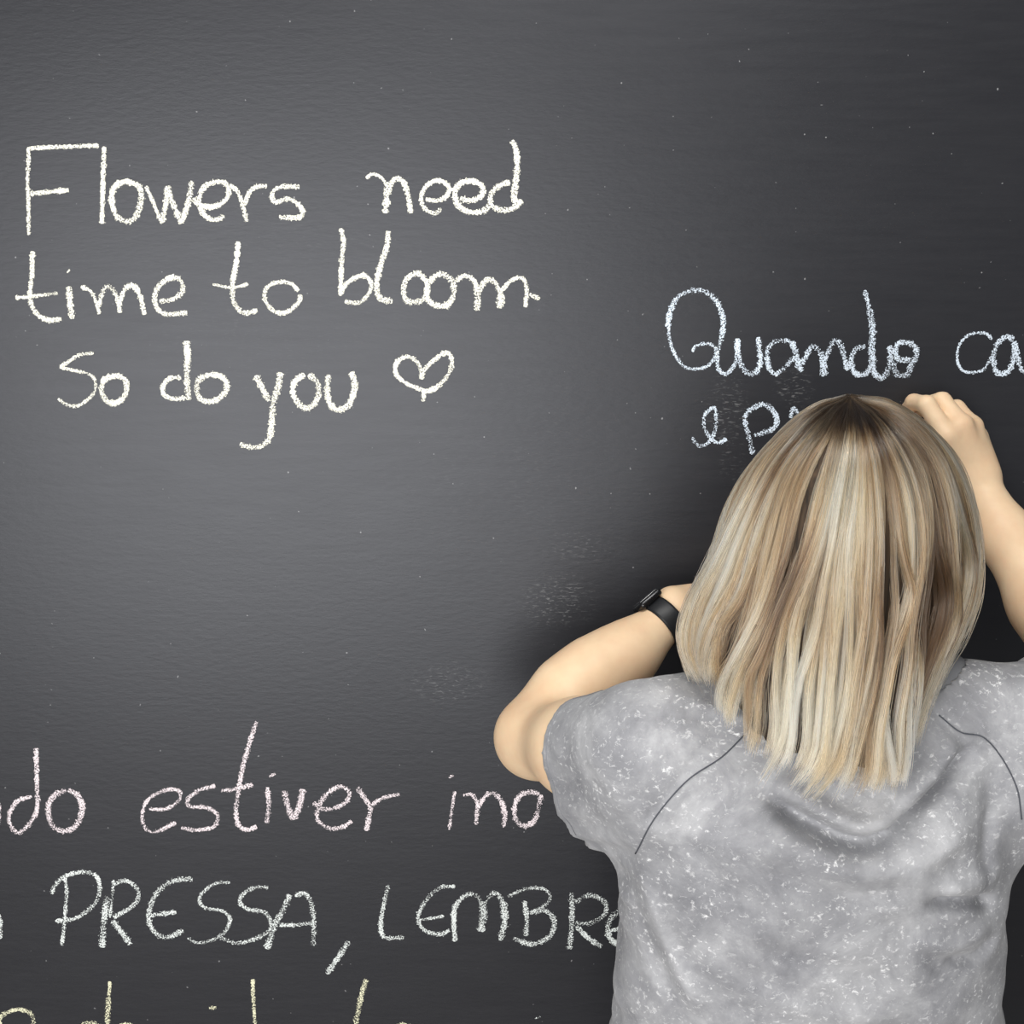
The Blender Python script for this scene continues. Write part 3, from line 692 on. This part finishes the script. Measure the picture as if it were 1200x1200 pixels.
# underlayer: a closed-looking cap of hair just inside the strands
nph, nt_ = 90, 36
phs = np.linspace(-165, 165, nph); ts = np.tile(np.linspace(0, .93, nt_), (nph, 1))
Sx = shell(phs, ts); lockw = .004*np.sin(phs*.55)[:, None]*np.linspace(0, 1, nt_)[None]
Sx = inward(Sx, (np.linspace(.006, .020, nt_)[None]+lockw)[..., None])
V = Sx.reshape(-1, 3); Fh = [(i*nt_+j, (i+1)*nt_+j, (i+1)*nt_+j+1, i*nt_+j+1) for i in range(nph-1) for j in range(nt_-1)]
hair = mesh_obj('hair', V, Fh, M_under, person); hair['label'] = 'shoulder-length straight blond hair with dark roots'
md = hair.modifiers.new('thickness', 'SOLIDIFY'); md.thickness = .006; md.offset = 0

# strands
NS, K = 34000, 26
dens = rng.random(NS)
phi = rng.uniform(-165, 165, NS)
layer = rng.random(NS)**1.15                               # 0 outer .. 1 inner
t0 = np.where(rng.random(NS) < .55, rng.random(NS)*.10, .02+rng.random(NS)*.30)*(.3+layer)
t1 = .985-.10*layer*rng.random(NS)-.05*rng.random(NS)**2
uu = np.linspace(0, 1, K)[None]
tt = t0[:, None]+(t1-t0)[:, None]*uu
# locks: centres in azimuth for each of four layers
nl = 4; li = np.minimum((layer*nl).astype(int), nl-1)
cent = []
for j in range(nl):
    c0 = np.sort(rng.uniform(-165, 165, 78)); cent.append(c0)
cen_phi = np.zeros(NS); lid = np.zeros(NS, int)
for j in range(nl):
    m = li == j; k = np.abs(phi[m][:, None]-cent[j][None]).argmin(1); cen_phi[m] = cent[j][k]; lid[m] = k+j*100
nL_ = 500
lock_tone = rng.random(nL_); lock_w1 = rng.uniform(-1, 1, nL_); lock_w2 = rng.uniform(0, 6.28, nL_); lock_len = rng.uniform(-.05, .02, nL_); lock_cl = rng.uniform(.55, .95, nL_)
tt = tt+(lock_len[lid])[:, None]*uu
# partings onto inner hair, its colour darkened as shadow between locks: (azimuth, t, half width, t spread, push)
GAPS = [(33,.57,5,.09,7.5),(58,.60,5.5,.11,8.0),(76,.56,4,.12,6),(-3,.66,4,.08,3.2),(-27,.74,4,.07,3.6),(-46,.80,4,.07,4.0),(12,.46,3,.07,1.8),(46,.72,3,.09,2.2)]
def part(ph, t):
    out = np.zeros_like(t)
    for g, tg, wg, sg, ag in GAPS:
        d = ph[:, None]-g; out += np.sign(d)*ag*np.exp(-(d/(wg*1.4))**2)*np.exp(-((t-tg)/sg)**2)
    return out
def shell2(ph, t):
    return shell(ph[:, None]+part(ph, t)+3.2*np.sin(ph[:, None]*.11+t*8.5)*np.clip((t-.2)/.4, 0, 1), t)
own = shell2(phi, tt); ctr = shell2(cen_phi, tt)
cl = (lock_cl[lid])[:, None]*np.clip((tt-.20)/.40, 0, 1)
Pn = own*(1-cl[..., None])+ctr*cl[..., None]
# layers go inside; roots sit on the scalp
depth = .001+.017*layer[:, None]*np.clip(tt*4, 0.1, 1)+.004*np.clip(1-uu*9, 0, 1)
depth = depth - .006*np.abs(lock_w1[lid])[:, None]*np.clip((tt-.3)/.5, 0, 1)*(1-layer[:, None])
depth = depth+.008*(np.clip(np.abs(phi-cen_phi)/2.6, 0, 1)**2)[:, None]*np.clip((tt-.12)/.4, 0, 1)
Pn = inward(Pn, depth[..., None])
# sideways wave of each lock
side_v = np.stack([np.cos(np.radians(cen_phi)), -np.sin(np.radians(cen_phi))*0, 0*cen_phi], -1)[:, None, :]
amp = (.0075*lock_w1[lid])[:, None]*np.clip((tt-.25)/.5, 0, 1)*np.sin(tt*9+lock_w2[lid][:, None])
Pn = Pn+side_v*amp[..., None]
# out-of-plane wave (tangent to depth)
rad = Pn-np.array([HCv[0], HCv[1], 0]); rad[..., 2] = 0; rad /= np.linalg.norm(rad, axis=-1, keepdims=True)+1e-9
amp2 = (.0055*rng.uniform(-1, 1, nL_)[lid])[:, None]*np.clip((tt-.2)/.5, 0, 1)*np.sin(tt*8+lock_w2[lid][:, None]*1.7)
Pn = Pn+rad*amp2[..., None]
# single hair unevenness
fr = rng.standard_normal((NS, 1, 3))*.0016*np.clip((tt-.05)*2, 0, 1)[..., None]
stray = (rng.random(NS) < .02)[:, None, None]*np.clip(rng.standard_normal((NS, 1, 3)), -1.6, 1.6)*.004*(uu**2)[..., None]
Pn = Pn+fr+stray+rng.standard_normal((NS, 1, 3))*.0007*np.sin(uu*14+rng.random((NS, 1))*6)[..., None]
Pn[..., 1] = np.minimum(Pn[..., 1], -.27)
hc = bpy.data.hair_curves.new('hair_strand'); hc.add_curves([K]*NS)
hc.attributes['position'].data.foreach_set('vector', Pn.astype(np.float32).ravel()) if 'position' in hc.attributes else hc.position_data.foreach_set('vector', Pn.astype(np.float32).ravel())
rd = hc.attributes.new('radius', 'FLOAT', 'POINT')
rr = .00034*(1-.75*np.clip((uu-.75)/.25, 0, 1))*np.ones((NS, 1))*rng.uniform(.7, 1.25, (NS, 1))
rd.data.foreach_set('value', rr.astype(np.float32).ravel())
tn = hc.attributes.new('tone', 'FLOAT', 'POINT')
lp1 = rng.random(nL_)*6.28
fine = rng.random(2400)[((phi+165)/330*189+1.5*np.sin(phi)).astype(int)+600*li]
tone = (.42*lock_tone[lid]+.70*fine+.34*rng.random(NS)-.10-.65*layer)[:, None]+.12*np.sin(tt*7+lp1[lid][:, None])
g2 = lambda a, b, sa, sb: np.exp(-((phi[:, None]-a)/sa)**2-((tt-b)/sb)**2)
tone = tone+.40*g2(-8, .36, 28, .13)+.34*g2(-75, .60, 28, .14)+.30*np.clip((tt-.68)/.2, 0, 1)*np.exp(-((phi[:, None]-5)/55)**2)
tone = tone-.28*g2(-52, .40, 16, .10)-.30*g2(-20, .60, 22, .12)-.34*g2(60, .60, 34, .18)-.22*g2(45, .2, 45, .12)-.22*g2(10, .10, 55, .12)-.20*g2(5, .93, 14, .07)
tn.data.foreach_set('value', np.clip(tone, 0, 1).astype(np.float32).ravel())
dk = hc.attributes.new('dark', 'FLOAT', 'POINT')
crown = at(990, 490, -.49)
dist = np.linalg.norm(Pn-crown, axis=-1)
rootd = np.clip(1.35-dist/(.022+.19*(fine*.7+.3*rng.random(NS))**1.5)[:, None], 0, 1)**.8*.96
rootd = np.maximum(rootd, np.clip(1-tt/(.08+.18*rng.random((NS, 1))*np.exp(-((phi[:, None]-5)/60)**2)+.08*lock_tone[lid][:, None]), 0, 1)**.7*.9)
dk.data.foreach_set('value', rootd.astype(np.float32).ravel())
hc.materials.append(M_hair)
ho = bpy.data.objects.new('hair_strand', hc); C.objects.link(ho); ho.parent = hair; ho['kind'] = 'stuff'

# ------------------------------------------------------------------ wrist watch
ua = np.array(L_wr-L_el); ua /= np.linalg.norm(ua)
wc = mix3(L_el, L_wr, .935)
img_up = np.array(at(770, 690, -.125)-at(781, 716, -.125)); e1 = img_up-ua*(img_up@ua); e1 /= np.linalg.norm(e1)
e1 = e1+np.array([0, .35, 0]); e1 -= ua*(e1@ua); e1 /= np.linalg.norm(e1); e2 = np.cross(ua, e1)
watch = empty('wristwatch', wc, 'black smartwatch with a black rubber strap on the left wrist', 'watch')
Vw = []; n = 56; r0 = .0285
for k in range(n):
    an = 2*np.pi*k/n; d = e1*math.cos(an)+e2*math.sin(an)*.98
    for r_, s_ in ((0, -.012), (.0022, -.012), (.003, -.009), (.003, .009), (.0022, .012), (0, .012)): Vw.append(wc+d*(r0+r_)+ua*s_)
Fw = [(k*6+j, k*6+(j+1) % 6, ((k+1) % n)*6+(j+1) % 6, ((k+1) % n)*6+j) for k in range(n) for j in range(6)]
o = mesh_obj('strap', Vw, Fw, M_rubber, watch); o['label'] = 'black rubber strap'
def obox(name, c, ax, sz, m, parent, bevel):
    bm = bmesh.new(); bmesh.ops.create_cube(bm, size=1)
    for v in bm.verts: v.co = Vector((v.co[0]*sz[0], v.co[1]*sz[1], v.co[2]*sz[2]))
    bmesh.ops.bevel(bm, geom=bm.edges[:], offset=bevel, segments=4, affect='EDGES', profile=.5)
    for v in bm.verts: v.co = Vector(c)+Vector(ax[0])*v.co[0]+Vector(ax[1])*v.co[1]+Vector(ax[2])*v.co[2]
    bmesh.ops.recalc_face_normals(bm, faces=bm.faces[:])
    me = bpy.data.meshes.new(name); bm.to_mesh(me); bm.free(); me.materials.append(m)
    me.polygons.foreach_set('use_smooth', [True]*len(me.polygons))
    o = bpy.data.objects.new(name, me); C.objects.link(o); attach(o, parent); return o
wcc = wc+e1*(r0+.0045)
obox('case', wcc, (ua, e2, e1), (.034, .040, .010), M_case, watch, .0042)
obox('screen', wcc+e1*.0045, (ua, e2, e1), (.029, .035, .003), M_glass, watch, .0014)
o = obox('crown', wcc+ua*.0175+e2*.006, (ua, e2, e1), (.003, .006, .006), M_case, watch, .001)

# ------------------------------------------------------------------ chalk in the writing hand
c0 = mix3(at(1060, 488, -.030), at(1068, 492, -.024), .5); c1 = at(1044, 480, -.003)
Vt, Ft = tube([c0+(c0-c1)*.35, c0, mix3(c0, c1, .9), c1], [.0048, .005, .005, .0036], 14)
o = mesh_obj('chalk_stick', Vt, Ft, mat('chalk_body', (.74,.80,.88), .95, .1)); o['label'] = 'short stick of pale blue chalk pinched in the writing right hand'; o['category'] = 'chalk'
